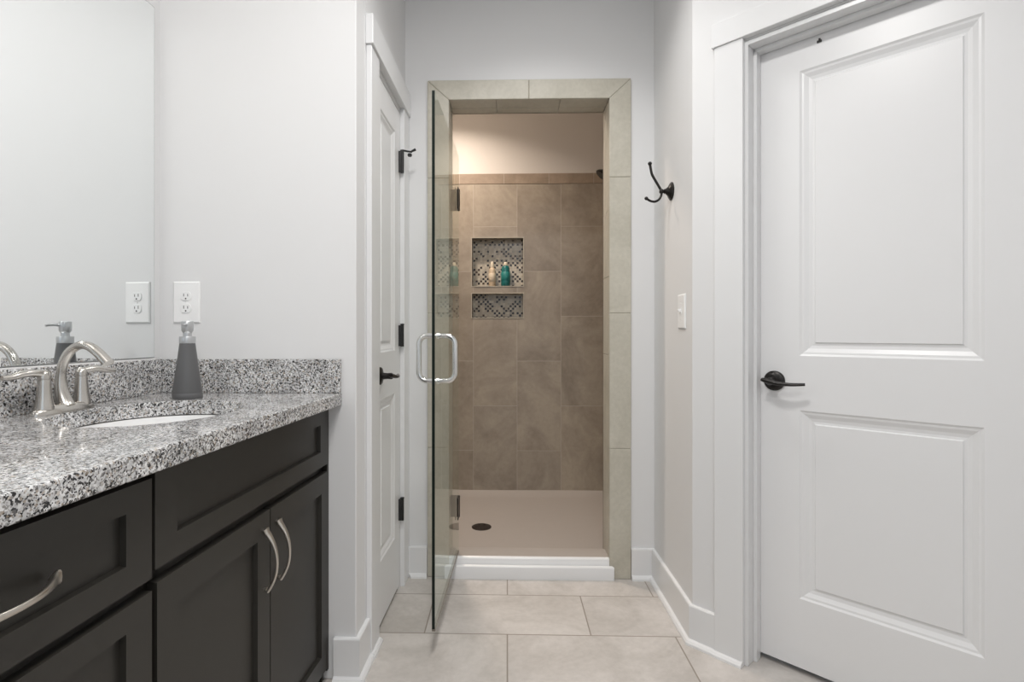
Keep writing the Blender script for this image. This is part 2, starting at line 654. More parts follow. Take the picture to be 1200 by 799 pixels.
# ------------------------------------------------------------------ walls
# left wall carrying the mirror (vanity frame: y=+0.02 is the wall face)
e = empty('wall_left', VO, VA)
struct(e)
m = MB()
m.box(-3.85, 0.06, 0.02, 0.12, 0, CEIL)
m.build('plaster', M_WALL, e)
# wall at the end of the vanity
m = MB()
m.prism([(-1.24, 1.70), (-0.481, 1.70), (-0.4789, 1.80), (-1.24, 1.80)], 0, CEIL)
struct(m.build('wall_vanity_end', M_WALL, bevel=0.004))
# hall left wall with the closet door opening
e = empty('wall_hall_left', HO, HA)
struct(e)
m = MB()
slab(m, 0.10, 0.738, 0, CEIL, 0, 0.10, [(0.222, 0.625, -0.001, 2.078)])
m.build('plaster', M_WALL, e)
m = MB()
m.box(0.15, 0.70, 0.16, 0.18, 0, 2.2)
m.build('gap_light_blocker', M_WALL, e)  # unseen panel added to stop sky light leaking through the door gaps
# wall with the shower opening
m = MB()
slab(m, -0.70, 0.90, 0, CEIL, YW, YB, [(-0.274, 0.468, -0.001, 2.168)])
struct(m.build('wall_back', M_WALL))
# short hall wall on the right
m = MB()
m.prism([(0.66, YW), (0.66, 1.935), (0.76, 1.935 + 0.042), (0.76, YW)], 0, CEIL)
struct(m.build('wall_hall_right', M_WALL, bevel=0.003))
# angled wall with the big door
e = empty('wall_right_angled', AO, AA)
struct(e)
m = MB()
slab(m, 0.0, 1.05, 0, CEIL, 0, 0.12, [(0.176, 0.923, -0.001, 2.072)])
m.build('plaster', M_WALL, e)
m = MB()
m.box(0.12, 1.0, 0.17, 0.19, 0, 2.3)
m.build('gap_light_blocker', M_WALL, e)  # added unseen backing, keeps outside light out around the big door
# room behind the camera
m = MB()
m.box(1.40, 1.50, -2.0, 1.20, 0, CEIL)
struct(m.build('wall_right', M_WALL))
m = MB()
slab(m, -1.5, 1.5, 0, CEIL, -2.1, -2.0, [(-0.40, 0.90, 0.95, 2.15)])
struct(m.build('wall_rear', M_WALL))
m = MB()
for a in (-0.40, 0.225, 0.85):
    m.box(a, a + 0.05, -2.08, -2.03, 0.95, 2.15)
for a in (0.95, 1.525, 2.10):
    m.box(-0.40, 0.90, -2.08, -2.03, a, a + 0.05)
w = struct(m.build('window_1', M_TRIM, weld=False))
m = MB()
m.box(-0.36, 0.86, -2.058, -2.052, 1.0, 2.1)
m.build('pane', M_WGLASS, w)

# ------------------------------------------------------------------ shower enclosure
BT = 2.11   # top of the big tiles
NX0, NX1 = -0.240, 0.107
NZ = [(1.422, 1.746), (1.208, 1.370)]
m = MB()
slab(m, XL, XR, 0, BT, YS, YS + 0.10, [(NX0, NX1, a, b) for a, b in NZ])
e = struct(m.build('wall_shower_back', M_SHBACK), 'brown stone-look tiled shower wall with two niches')
m = MB()
m.box(XL, XR, YS - 0.002, YS + 0.10, BT + 0.002, 2.182)
m.build('border_tile', M_BORDER, e, bevel=0.002)
m = MB()
m.box(XL, XR, YS + 0.006, YS + 0.10, 2.182, 2.72)
m.build('painted_upper_wall', M_SHWALL, e)
m = MB()
m.box(NX0 - 0.02, NX1 + 0.02, YS + 0.088, YS + 0.11, 1.19, 1.76)
m.build('niche_mosaic', M_MOSAIC, e)
m = MB()
for a, b in NZ:                      # slim niche edging
    for (x0, x1, z0, z1) in ((NX0 - 0.006, NX0, a - 0.006, b + 0.006), (NX1, NX1 + 0.006, a - 0.006, b + 0.006),
                             (NX0, NX1, a - 0.006, a), (NX0, NX1, b, b + 0.006)):
        m.box(x0, x1, YS - 0.003, YS + 0.01, z0, z1)
m.build('niche_edging', M_GROUT, e, weld=False)
for nm, x0, x1, xf in (('wall_shower_left', XL - 0.1, XL, XL), ('wall_shower_right', XR, XR + 0.1, XR)):
    s = 1 if nm.endswith('left') else -1
    m = MB()
    m.box(x0, x1, YB - 0.02, YS + 0.1, 0, BT)
    e = struct(m.build(nm, M_SHSIDE))
    m = MB()
    m.box(x0, x1 + 0.002 * s if s > 0 else x1, YB, YS, BT + 0.002, 2.182)
    m.build('border_tile', M_BORDERY, e)
    m = MB()
    m.box(x0, x1, YB, YS + 0.1, 2.182, 2.72)
    m.build('painted_upper_wall', M_SHWALL, e)
# tile on the inner face of the entry wall
m = MB()
slab(m, XL, XR, 0, BT, YB, YB + 0.008, [(-0.264, 0.458, -0.001, BT + 0.001)])
e = struct(m.build('wall_shower_front', M_SHBACK))
m = MB()
slab(m, XL, XR, BT, 2.72, YB + 0.001, YB + 0.006, [(-0.264, 0.458, BT - 0.001, 2.158)])
m.build('painted_upper_wall', M_SHWALL, e)
m = MB()
m.box(XL - 0.1, XR + 0.1, YB - 0.05, YS + 0.1, 2.69, 2.75)
struct(m.build('ceiling_shower', M_SHWALL))

# tiled surround of the opening: bullnose tiles with mitred top corners
XI0, XI1, XO0, XO1 = -0.264, 0.458, -0.362, 0.555
ZI, ZO = 2.158, 2.246
YF = 2.424
g = 0.0007
m = MB()
zj = [0.0, 0.585, 1.192, 1.803]
for side, xi, xo in ((-1, XI0, XO0), (1, XI1, XO1)):
    for k, z in enumerate(zj):
        z1 = zj[k + 1] if k < 3 else None
        if z1 is None:
            poly = [(xi, z + g), (xo, z + g), (xo, ZO - 2 * g), (xi, ZI - 2 * g)]
        else:
            poly = [(xi, z + g), (xo, z + g), (xo, z1 - g), (xi, z1 - g)]
        m.extr(poly, lambda p, q, t: (p, t, q), YF, YW + 0.002)
for a, b in ((XI0, 0.097), (0.097, XI1)):
    ao = XO0 if a == XI0 else a
    bo = XO1 if b == XI1 else b
    m.extr([(a + g, ZI), (b - g, ZI), (bo - g, ZO), (ao + g, ZO)], lambda p, q, t: (p, t, q), YF, YW + 0.002)
tr = struct(m.build('trim_1', M_FRAME, bevel=0.003, weld=False), 'beige tile border framing the shower opening')
m = MB()
m.box(XO0 + .002, XI0 - .001, YF + 0.003, YW + 0.001, 0, ZO - .002)
m.box(XI1 + .001, XO1 - .002, YF + 0.003, YW + 0.001, 0, ZO - .002)
m.box(XI0 - .001, XI1 + .001, YF + 0.003, YW + 0.001, ZI + .001, ZO - .002)
m.build('grout', M_GROUT, tr, weld=False)
m = MB()                             # tiles lining the jambs and the head
zl = [0.0, 0.40, 1.005, 1.36, 1.66, ZI]
for x0, x1 in ((XI0 - 0.010, XI0), (XI1, XI1 + 0.010)):
    for a, b in zip(zl[:-1], zl[1:]):
        m.box(x0, x1, YF + 0.012, YF + 0.098, a + g, b - g)
        m.box(x0, x1, YF + 0.1005, YB + 0.009, a + g, b - g)
for (a, b) in ((XI0, -0.05), (-0.05, 0.24), (0.24, XI1)):
    m.box(a + g, b - g, YF + 0.012, YF + 0.098, ZI, ZI + 0.01)
    m.box(a + g, b - g, YF + 0.1005, YB + 0.009, ZI, ZI + 0.01)
m.build('jamb_tile', M_FRAME, tr, bevel=0.0015, weld=False)

# shower pan with the moulded curb
m = MB()
cp = [(2.408, 0.0), (2.408, 0.052), (2.411, 0.057), (2.420, 0.060), (2.427, 0.067), (2.429, 0.082), (2.433, 0.088), (2.442, 0.091),
      (2.52, 0.0915), (2.545, 0.088), (2.56, 0.06), (2.575, 0.020), (2.60, 0.0)]


def curb_end(s):
    # the curb is wider where it stands proud of the tile and steps in to fit between the jambs
    def f(y, z):
        k = 0.018 if z < 0.058 and y < 2.43 else (0.010 if y < 2.424 else (0.002 if y < 2.432 else -0.001))
        return (XI1 + k) if s > 0 else (XI0 - k)
    return f


front = [(y, z) for y, z in cp if y <= 2.4235] + [(2.4235, 0.0)]
m.extr(front, lambda p, q, t: (t, p, q), lambda p, q: XI0 - (0.018 if q < 0.058 else 0.011), lambda p, q: XI1 + (0.018 if q < 0.058 else 0.011))
backp = [(2.4235, 0.0), (2.4235, 0.0635)] + [(y, z) for y, z in cp if 2.4235 < y < 2.445] + [(2.444, 0.0)]
m.cur = 0
m.extr(backp, lambda p, q, t: (t, p, q), XI0 + 0.0005, XI1 - 0.0005)
mould = m
m = MB()
m.extr([(2.4442, 0.0), (2.4442, 0.0905)] + [(y, z) for y, z in cp if y > 2.445], lambda p, q, t: (t, p, q), XI0 + 0.0005, XI1 - 0.0005)
pan = m.build('shower_pan', M_PAN, smooth=True, weld=False, angle=50)
mould.build('curb_moulding', M_TRIM, pan, smooth=True, weld=False, angle=50)['label'] = 'white moulding across the front of the curb'
tag(pan, 'beige shower base with a white-fronted curb and round dark drain', 'shower base')
m = MB()
xs = [XL + (XR - XL) * i / 24 for i in range(25)]
ys = [YB + 0.009 + (YS - YB - 0.009) * i / 18 for i in range(19)]
DX, DY = -0.145, 3.02


def pz(x, y):
    d = sqrt((x - DX) ** 2 + (y - DY) ** 2)
    edge = min(x - XL, XR - x, y - (YB + 0.009), YS - y)
    return 0.012 + 0.010 * min(1, d / 0.8) + (0.02 * (1 - edge / 0.04) ** 2 if edge < 0.04 else 0)


vv = [(x, y, pz(x, y)) for y in ys for x in xs]
ff = [(j * 25 + i, j * 25 + i + 1, (j + 1) * 25 + i + 1, (j + 1) * 25 + i) for j in range(18) for i in range(24)]
m.add(vv, ff)
nb = len(vv)
vb = [(x, y, 0.0) for x, y, z in vv]
m.add(vb, [tuple(reversed(f)) for f in ff])
for strip in ([i for i in range(25)], [18 * 25 + i for i in range(25)], [j * 25 for j in range(19)], [j * 25 + 24 for j in range(19)]):
    for a, b in zip(strip[:-1], strip[1:]):
        m.f.append([a, b, nb + b, nb + a]); m.mi.append(0)
m.build('pan_floor', M_PAN, pan, smooth=True)
m = MB()
m.lathe([(0.0, 0.0), (0.055, 0.0), (0.055, 0.003), (0.050, 0.005), (0.0, 0.005)], 36, (DX, DY, 0.012))
for k in range(6):
    a = k * pi / 3
    m.lathe([(0.0, 0.0), (0.006, 0.0), (0.006, 0.0012), (0, 0.0012)], 10, (DX + 0.03 * cos(a), DY + 0.03 * sin(a), 0.017))
m.build('drain', M_DRAIN, pan, smooth=True)

# frameless glass door, swung open towards the camera
GX0, GY0 = -0.250, 1.812
GX1, GY1 = -0.230, 2.490
GL = sqrt((GX1 - GX0) ** 2 + (GY1 - GY0) ** 2)
gd = empty('shower_door', (GX0, GY0, 0.102), math.atan2(GY1 - GY0, GX1 - GX0))
tag(gd, 'frameless clear glass shower door standing open with C-shaped handles', 'shower door')
m = MB()
m.box(0, GL, -0.005, 0.005, 0.0, 1.822)
m.cur = 0
glass = m.build('glass_pane', [M_GLASS, M_GEDGE], gd, weld=False)
for p in glass.data.polygons:
    if p.normal.x < -0.5 and abs(p.normal.y) < 0.5:
        p.material_index = 1
m = MB()
m.box(0.004, GL - 0.01, -0.006, 0.006, -0.0095, 0.0)
m.build('bottom_seal', M_SEAL, gd)
hz = [0.935 - 0.092 + 0.0, 1.09 - 0.092]
zA, zB = 0.833, 0.992
for s in (-1, 1):
    pts = [(0.075, 0.005 * s, zA)]
    R, D = 0.030, 0.064
    for k in range(7):
        a = k / 6 * pi / 2
        pts.append((0.075, s * (D - R + R * sin(a)), zA + R - R * cos(a)))
    for k in range(7):
        a = k / 6 * pi / 2
        pts.append((0.075, s * (D - R + R * cos(a)), zB - R + R * sin(a)))
    pts.append((0.075, 0.005 * s, zB))
    m = MB()
    m.tube(pts, 0.0095, 16, up=(1, 0, 0))
    hd = m.build('handle', M_CHROME, gd, smooth=True, angle=60)
    m = MB()
    for z in (zA, zB):
        m.lathe([(0.0, 0.0), (0.0125, 0.0), (0.0125, 0.006 * s), (0.0, 0.006 * s)], 18, (0.075, 0.005 * s, z), 'Y')
    m.build('washer', M_CHROME, hd, smooth=True)
for z in (0.25, 1.67):
    m = MB()
    m.box(GL - 0.045, GL - 0.002, -0.008, -0.005, z - 0.102, z - 0.002)
    m.box(GL - 0.045, GL - 0.002, 0.005, 0.008, z - 0.102, z - 0.002)
    m.box(GL - 0.002, GL + 0.004, -0.006, 0.033, z - 0.102, z - 0.002)
    m.tube([(GL + 0.001, -0.006, z - 0.102), (GL + 0.001, -0.006, z - 0.002)], 0.004, 12)
    m.build('hinge', M_BRONZE, gd, bevel=0.0015, weld=False)

# shower head on the right wall of the shower
sh = empty('overhead_shower', (XR, 3.0, 2.04))
tag(sh, 'dark bronze shower head peeking past the right jamb of the opening', 'shower head')
m = MB()
m.lathe([(0.0, 0.0), (0.032, 0.0), (0.028, -0.010), (0.012, -0.016), (0.0, -0.016)], 24, (0, 0, 0), 'X')
m.build('flange', M_BRONZE, sh, smooth=True)
m = MB()
m.tube([(-0.005, 0, 0), (-0.10, 0, 0.014), (-0.18, 0, 0.012), (-0.232, 0, -0.018)], 0.009, 12)
m.build('arm', M_BRONZE, sh, smooth=True)
m = MB()
prof = [(0.0, 0.0), (0.013, 0.0), (0.016, -0.012), (0.012, -0.02), (0.020, -0.034), (0.043, -0.055), (0.047, -0.064), (0.043, -0.068), (0.0, -0.068)]
m.lathe(prof, 28)
hd = m.build('spray_head', M_BRONZE, sh, smooth=True)
hd.location = (-0.230, 0, -0.014)
hd.rotation_euler = (0, radians(38), 0)

# bottles in the upper niche
bt = empty('white_bottle', (-0.104, YS + 0.045, 1.422))
tag(bt, 'slim cream squeeze bottle in the shower niche, left of the teal one', 'bottle')
m = MB()
m.lathe([(0.0, 0), (0.020, 0), (0.0225, 0.004), (0.0235, 0.05), (0.0225, 0.10), (0.018, 0.122), (0.012, 0.130), (0.0, 0.130)], 28)
m.build('body', M_BOTW, bt, smooth=True, angle=60)
m = MB()
m.lathe([(0.0, 0.13), (0.0125, 0.13), (0.0135, 0.134), (0.012, 0.152), (0.009, 0.166), (0.004, 0.172), (0.0, 0.172)], 24)
m.build('cap', M_CAPW, bt, smooth=True, angle=60)
m = MB()
m.lathe([(0.0226, 0.030), (0.0242, 0.031), (0.0242, 0.088), (0.0226, 0.090)], 28)
m.build('label', M_LBL1, bt, smooth=True, angle=60)
bt = empty('teal_bottle', (-0.012, YS + 0.045, 1.422))
tag(bt, 'wider teal shampoo bottle with cream cap in the shower niche', 'bottle')
m = MB()
m.lathe([(0.0, 0), (0.027, 0), (0.030, 0.004), (0.0315, 0.03), (0.0295, 0.075), (0.0275, 0.125), (0.022, 0.138), (0.012, 0.142), (0.0, 0.142)], 28)
m.build('body', M_BOTT, bt, smooth=True, angle=60)
m = MB()
m.lathe([(0.0, 0.142), (0.013, 0.142), (0.014, 0.146), (0.013, 0.163), (0.010, 0.166), (0.0, 0.166)], 24)
m.build('cap', M_CAPW, bt, smooth=True, angle=60)
m = MB()
m.lathe([(0.0297, 0.038), (0.0318, 0.040), (0.0305, 0.096), (0.0285, 0.098)], 28)
m.build('label', M_LBL2, bt, smooth=True, angle=60)

# ------------------------------------------------------------------ baseboards
BH = 0.137


def bb_prof():
    # (distance out from wall, height)
    return [(0, 0), (0.030, 0), (0.029, 0.008), (0.024, 0.015), (0.0145, 0.019), (0.0145, BH - 0.004), (0.012, BH), (0, BH)]


def shoe_prof():
    return [(0.018, 0), (0.033, 0), (0.032, 0.008), (0.027, 0.015), (0.018, 0.018)]


sgn = 22.5
tn = math.tan(radians(22.5))
# back wall, left bit
m = MB()
m.extr(bb_prof(), lambda p, q, t: (t, YW - p, q), lambda p, q: -0.463 + p, XO0 - 0.001)
struct(m.build('baseboard_back_left', M_TRIM))
m = MB()
m.extr(bb_prof(), lambda p, q, t: (t, YW - p, q), XO1 + 0.001, lambda p, q: 0.66 - p)
struct(m.build('baseboard_back_right', M_TRIM))
m = MB()
m.extr(bb_prof(), lambda p, q, t: (0.66 - p, t, q), lambda p, q: 1.935 - p * tn, lambda p, q: YW - p)
struct(m.build('baseboard_hall_right', M_TRIM))
e = empty('baseboard_angled', AO, AA)
struct(e)
m = MB()
m.extr(bb_prof(), lambda p, q, t: (t, -p, q), lambda p, q: -p * tn if False else p * tn * -1, 0.0855)
m.build('board', M_TRIM, e)
m = MB()
m.extr(shoe_prof(), lambda p, q, t: (t, -p, q), 0.0855, 0.181)
m.build('shoe_moulding', M_TRIM, e)
# vanity end wall and hall left
m = MB()
m.extr(bb_prof(), lambda p, q, t: (t, 1.70 - p, q), -0.55, lambda p, q: -0.481 + p)
struct(m.build('baseboard_vanity_end', M_TRIM))
e = empty('baseboard_hall_left', HO, HA)
struct(e)
m = MB()
m.extr(bb_prof(), lambda p, q, t: (t, -p, q), lambda p, q: -p, 0.1115)
m.build('board', M_TRIM, e)
m = MB()
m.extr(shoe_prof(), lambda p, q, t: (t, -p, q), 0.1115, 0.212)
m.build('shoe_moulding', M_TRIM, e)
m = MB()
m.extr(bb_prof(), lambda p, q, t: (1.40 - p, t, q), -2.0, 1.19)
struct(m.build('baseboard_right', M_TRIM))
m = MB()
m.extr(bb_prof(), lambda p, q, t: (t, -2.0 + p, q), -1.25, 1.40)
struct(m.build('baseboard_rear', M_TRIM))

# ------------------------------------------------------------------ doors
PROF = [(0.0, 0.0), (0.006, 0.004), (0.012, 0.005), (0.024, 0.011), (0.034, 0.013), (0.041, 0.012), (0.044, 0.008), (0.046, 0.008)]


def lever(parent, x, z, flip=1):
    """rosette and lever in door-leaf space, lever pointing to +x*flip"""
    m = MB()
    m.lathe([(0.0, 0.0), (0.033, 0.0), (0.033, -0.005), (0.029, -0.009), (0.018, -0.012), (0.0, -0.012)], 36, (x, 0, z), 'Y')
    m.lathe([(0.0, -0.01), (0.013, -0.01), (0.011, -0.03), (0.012, -0.046), (0.010, -0.050), (0.0, -0.050)], 24, (x, 0, z), 'Y')
    h = m.build('rosette', M_BRONZE, parent, smooth=True)
    m = MB()
    pts, fl = [], []
    for k in range(13):
        t = k / 12
        pts.append((x + flip * (-0.022 + 0.127 * t), -0.046 - 0.010 * sin(pi * t), z + 0.005 - 0.008 * t - 0.006 * sin(pi * t)))
        w = 0.0045 + 0.004 * (1 - t) * (1 if t > 0.0 else 0.5)
        fl.append((0.0055 + 0.006 * (1 - t), w))
    m.tube(pts, 0.006, 16, flat=fl, up=(0, 0, 1))
    m.build('lever', M_BRONZE, h, smooth=True, angle=50)
    return h


# closet door on the left
d1 = empty('door_1', HO, HA)
struct(d1, 'narrow white two-panel closet door on the left hall wall')
m = MB()
DX0, DX1 = 0.243, 0.603
m.leaf(DX0, DX1, 0.016, 2.055, 0.0, 0.035, [(0.300, 0.532, 1.03, 1.945), (0.300, 0.532, 0.246, 0.853)], PROF)
m.build('door_leaf', M_DOOR, d1)
m = MB()                # jamb boards and stops
m.box(0.2225, 0.240, 0.0, 0.10, 0, 2.0775)
m.box(0.606, 0.6245, 0.0, 0.10, 0, 2.0775)
m.box(0.240, 0.606, 0.0, 0.10, 2.0595, 2.0775)
m.box(0.240, 0.252, 0.036, 0.07, 0, 2.0595)
m.box(0.594, 0.606, 0.036, 0.07, 0, 2.0595)
m.build('jamb', M_TRIM, d1, weld=False)
lever(d1, 0.285, 0.944, 1)
for i, z in enumerate((1.795, 1.045, 0.295)):
    m = MB()
    m.tube([(0.612, -0.014, z), (0.612, -0.014, z + 0.096)], 0.0075, 12)
    m.lathe([(0.0, 0), (0.009, 0), (0.009, 0.004), (0.0, 0.006)], 12, (0.612, -0.014, z + 0.094))
    m.box(0.600, 0.614, -0.012, 0.0005, z + 0.002, z + 0.092)
    hg = m.build('hinge', M_BLACK, d1, smooth=True, weld=False)
    if i == 0:
        m = MB()
        m.tube([(0.612, -0.014, z + 0.098), (0.615, -0.035, z + 0.094), (0.618, -0.056, z + 0.092)], 0.004, 10)
        m.lathe([(0, 0), (0.008, 0.0), (0.010, 0.006), (0.008, 0.012), (0, 0.014)], 14, (0.616, -0.046, z + 0.072))
        m.tube([(0.618, -0.052, z + 0.094), (0.622, -0.070, z + 0.104)], [0.004, 0.006], 10)
        m.build('pin_stop', M_BLACK, hg, smooth=True, weld=False)
# casing
e = empty('trim_2', HO, HA)
struct(e, 'white flat casing round the closet door')
m = MB()
m.box(0.112, 0.2145, -0.019, 0, 0.0, 2.083)
m.box(0.6315, 0.7335, -0.019, 0, 0.0, 2.083)
m.box(0.104, 0.7335, -0.026, 0, 2.083, 2.184)
m.build('casing', M_TRIM, e, bevel=0.002, weld=False)

# big door on the angled wall
d2 = empty('door_2', AO, AA)
struct(d2, 'wide white two-panel door in the angled wall')
m = MB()
L0, L1 = 0.195, 0.905
OFF = 0.08
m.leaf(L0, L1, 0.022, 2.052, OFF, 0.035, [(0.322, 0.765, 1.030, 1.950), (0.322, 0.765, 0.245, 0.854)], PROF)
lf = m.build('door_leaf', M_DOOR, d2)
m = MB()
for s, xa in ((1, 0.1765), (-1, 0.9225)):
    m.box(xa, xa + 0.0155 * s, 0.0, 0.12, 0, 2.0715)
    m.box(xa + 0.0155 * s, xa + 0.0265 * s, 0.044, OFF - 0.002, 0, 2.056)   # stop
m.box(0.192, 0.907, 0.0, 0.12, 2.056, 2.0715)
m.box(0.192, 0.907, 0.044, OFF - 0.002, 2.045, 2.056)
m.build('jamb', M_TRIM, d2, bevel=0.0015, weld=False)
lev = empty('lever_set', (0, OFF, 0))
lev.parent = d2
lever(lev, 0.247, 0.945, 1)
m = MB()
m.box(0.373, 0.386, OFF - 0.003, OFF, 2.020, 2.027)
m.box(0.378, 0.383, OFF - 0.005, OFF, 2.027, 2.032)
m.build('catch', M_SLOT, d2, weld=False)
e = empty('trim_3', AO, AA)
struct(e, 'white flat casing round the wide door')
m = MB()
m.box(0.086, 0.1815, -0.018, 0, 0.0, 2.078)
m.box(0.9175, 1.013, -0.018, 0, 0.0, 2.078)
m.box(0.078, 1.021, -0.024, 0, 2.078, 2.158)
m.build('casing', M_TRIM, e, bevel=0.002, weld=False)

# ------------------------------------------------------------------ vanity
def vl(a, b):
    return (a, -b)


def world_Y_to_a(Y, b):
    return (Y - VO.y + 0.05928602 * b) / 0.99824104


BFACE, BFRONT = 0.511, 0.531
SH = [(0.0, 0.0), (0.0015, 0.011), (0.002, 0.011)]


def cab_leaf(parent, name, a0, a1, z0, z1, st=0.056, rail=(0.045, 0.042)):
    m = MB()
    m.leaf(a0, a1, z0, z1, -BFRONT, 0.0195, [(a0 + st, a1 - st, z0 + rail[0], z1 - rail[1])], SH)
    return m.build(name, M_CAB, parent)


def pull(parent, a, z, vertical=True, L=0.150):
    """bowed cast pull: broad foot at one end tapering to the other"""
    m = MB()
    n = 20
    rings = []
    for k in range(n + 1):
        t = k / n
        s = (t - 0.5) * L
        out = 0.030 * (1 - (2 * abs(t - 0.47)) ** 2.2) if t < 1 else 0
        out = max(out, 0.0)
        if vertical:
            w = 0.0085 - 0.0045 * t if False else 0.0035 + 0.0075 * (t ** 3.0) + 0.002 * (1 - t) ** 4
        else:
            w = 0.0045 + 0.006 * (abs(2 * t - 1) ** 3)
        th = 0.0026 + 0.0022 * abs(2 * t - 1) ** 2
        if vertical:
            c = Vector((a, -BFRONT - out - th, z + s))
            ex, ey = Vector((1, 0, 0)), None
        else:
            c = Vector((a + s, -BFRONT - out - th, z))
            ex = Vector((0, 0, 1))
        dout = 0.030 * 2.2 * 2 * (2 * abs(t - 0.47)) ** 1.2 * (1 if t > 0.47 else -1) / L * -1
        tg = Vector((0, -dout, 1)) if vertical else Vector((1, -dout, 0))
        tg.normalize()
        ey = tg.cross(ex).normalized()
        ring = []
        for i in range(12):
            an = 2 * pi * i / 12
            cx, sx = cos(an), sin(an)
            ring.append(c + ex * (w * (abs(cx) ** 0.6) * (1 if cx > 0 else -1)) + ey * (th * (abs(sx) ** 0.7) * (1 if sx > 0 else -1)))
        rings.append(ring)
    m.loft(rings)
    # feet
    for t, r in ((0.0, 0.0055), (1.0, 0.008)):
        s = (t - 0.5) * (L - 0.008)
        if vertical:
            m.lathe([(0, 0), (r * .8, 0), (r, -0.007), (0, -0.008)], 12, (a, -BFRONT, z + s), 'Y')
        else:
            m.lathe([(0, 0), (r * .8, 0), (r, -0.007), (0, -0.008)], 12, (a + s, -BFRONT, z), 'Y')
    return m.build('pull', M_PULL, parent, smooth=True, angle=50, weld=False)


def carcass(parent, a0, a1, rails, stiles, end_fit=False):
    m = MB()
    zb, zt = 0.035, 0.8735
    ae0 = world_Y_to_a(1.70, 0.0) - 0.003 if end_fit else a1
    ae1 = world_Y_to_a(1.70 , BFACE) - 0.003 if end_fit else a1
    m.box(a0, a0 + 0.016, -BFACE, 0.015, 0.0, zt)
    m.prism([vl(ae0 - 0.016, -0.015), vl(ae0, -0.015), vl(ae1, BFACE), vl(ae1 - 0.016, BFACE)], 0.0, zt)
    m.box(a0, ae0 - 0.01, -BFACE + 0.02, 0.015, 0.09, 0.106)
    m.box(a0, ae0 - 0.01, 0.005, 0.015, 0.0, zt)
    m.box(a0, ae1 - 0.002, -BFACE + 0.06, -BFACE + 0.075, 0.0, 0.09)
    for z0, z1 in rails:
        m.box(a0, ae1 - 0.001, -BFACE, -BFACE + 0.019, z0, z1)
    for x0, x1 in stiles:
        m.box(x0, min(x1, ae1 - 0.001), -BFACE, -BFACE + 0.019, zb, zt)
    return m.build('carcass', M_CAB, parent, weld=False)


# unit under the sink
c1 = empty('sink_cabinet', VO, VA)
tag(c1, 'espresso-dark sink base cabinet with wide false drawer above two shaker doors', 'cabinet')
carcass(c1, -0.737, 0.03, [(0.035, 0.075), (0.655, 0.705), (0.845, 0.8735)], [(-0.737, -0.70), (0.0, 0.05), (-0.36, -0.31)], True)
m = MB()     # end filler against the wall, flush with the fronts
m.box(0.036, world_Y_to_a(1.70, BFRONT) - 0.002, -BFRONT + 0.004, -BFACE + 0.001, 0.035, 0.8735)
m.build('filler_strip', M_CAB, c1)
cab_leaf(c1, 'false_drawer', -0.734, 0.033, 0.692, 0.861, 0.058, (0.047, 0.039))
dl = cab_leaf(c1, 'door', -0.729, -0.3345, 0.050, 0.668, 0.058, (0.058, 0.060))
pull(dl, -0.362, 0.553, True)
dr = cab_leaf(c1, 'door', -0.3305, 0.033, 0.050, 0.668, 0.050, (0.058, 0.058))
pull(dr, -0.296, 0.553, True)

# drawer bank
c2 = empty('drawer_cabinet', VO, VA)
tag(c2, 'espresso-dark drawer base cabinet at the left edge of the picture', 'cabinet')
carcass(c2, -1.275, -0.7375, [(0.035, 0.075), (0.655, 0.69), (0.345, 0.385), (0.845, 0.8735)], [(-1.275, -1.24), (-0.773, -0.7375)])
for z0, z1, pz_ in ((0.681, 0.854, 0.768), (0.375, 0.660, 0.53), (0.050, 0.352, 0.20)):
    d = cab_leaf(c2, 'drawer', -1.270, -0.7415, z0, z1, 0.058, (0.045, 0.043))
    pull(d, -1.003, pz_, False)
c3 = empty('door_cabinet', VO, VA)
tag(c3, 'espresso-dark two-door base cabinet beside the drawers, nearest the camera', 'cabinet')
carcass(c3, -2.04, -1.2755, [(0.035, 0.075), (0.655, 0.705), (0.845, 0.8735)], [(-2.04, -2.0), (-1.32, -1.2755), (-1.68, -1.64)])
cab_leaf(c3, 'false_drawer', -2.034, -1.281, 0.692, 0.861, 0.058, (0.047, 0.039))
d = cab_leaf(c3, 'door', -2.034, -1.660, 0.050, 0.668, 0.058, (0.058, 0.060))
pull(d, -1.69, 0.553, True)
d = cab_leaf(c3, 'door', -1.656, -1.281, 0.050, 0.668, 0.058, (0.058, 0.060))
pull(d, -1.626, 0.553, True)

# granite top with an oval cut-out
CT0, CT1 = 0.8745, 0.914
SKA, SKB, SRA, SRB = -0.390, 0.266, 0.216, 0.192
ct = empty('countertop', VO, VA)
tag(ct, 'speckled grey and black granite vanity top with matching low backsplashes', 'countertop')


def holed_slab(poly, hole, z0, z1):
    bm = bmesh.new()
    vo = [bm.verts.new((x, y, z1)) for x, y in poly]
    vh = [bm.verts.new((x, y, z1)) for x, y in hole]
    es = []
    for L in (vo, vh):
        for i in range(len(L)):
            es.append(bm.edges.new((L[i], L[(i + 1) % len(L)])))
    r = bmesh.ops.triangle_fill(bm, edges=es, use_beauty=True)
    fs = [f for f in r['geom'] if isinstance(f, bmesh.types.BMFace)]
    r = bmesh.ops.extrude_face_region(bm, geom=fs)
    for v in r['geom']:
        if isinstance(v, bmesh.types.BMVert):
            v.co.z = z0
    bmesh.ops.recalc_face_normals(bm, faces=bm.faces)
    return bm


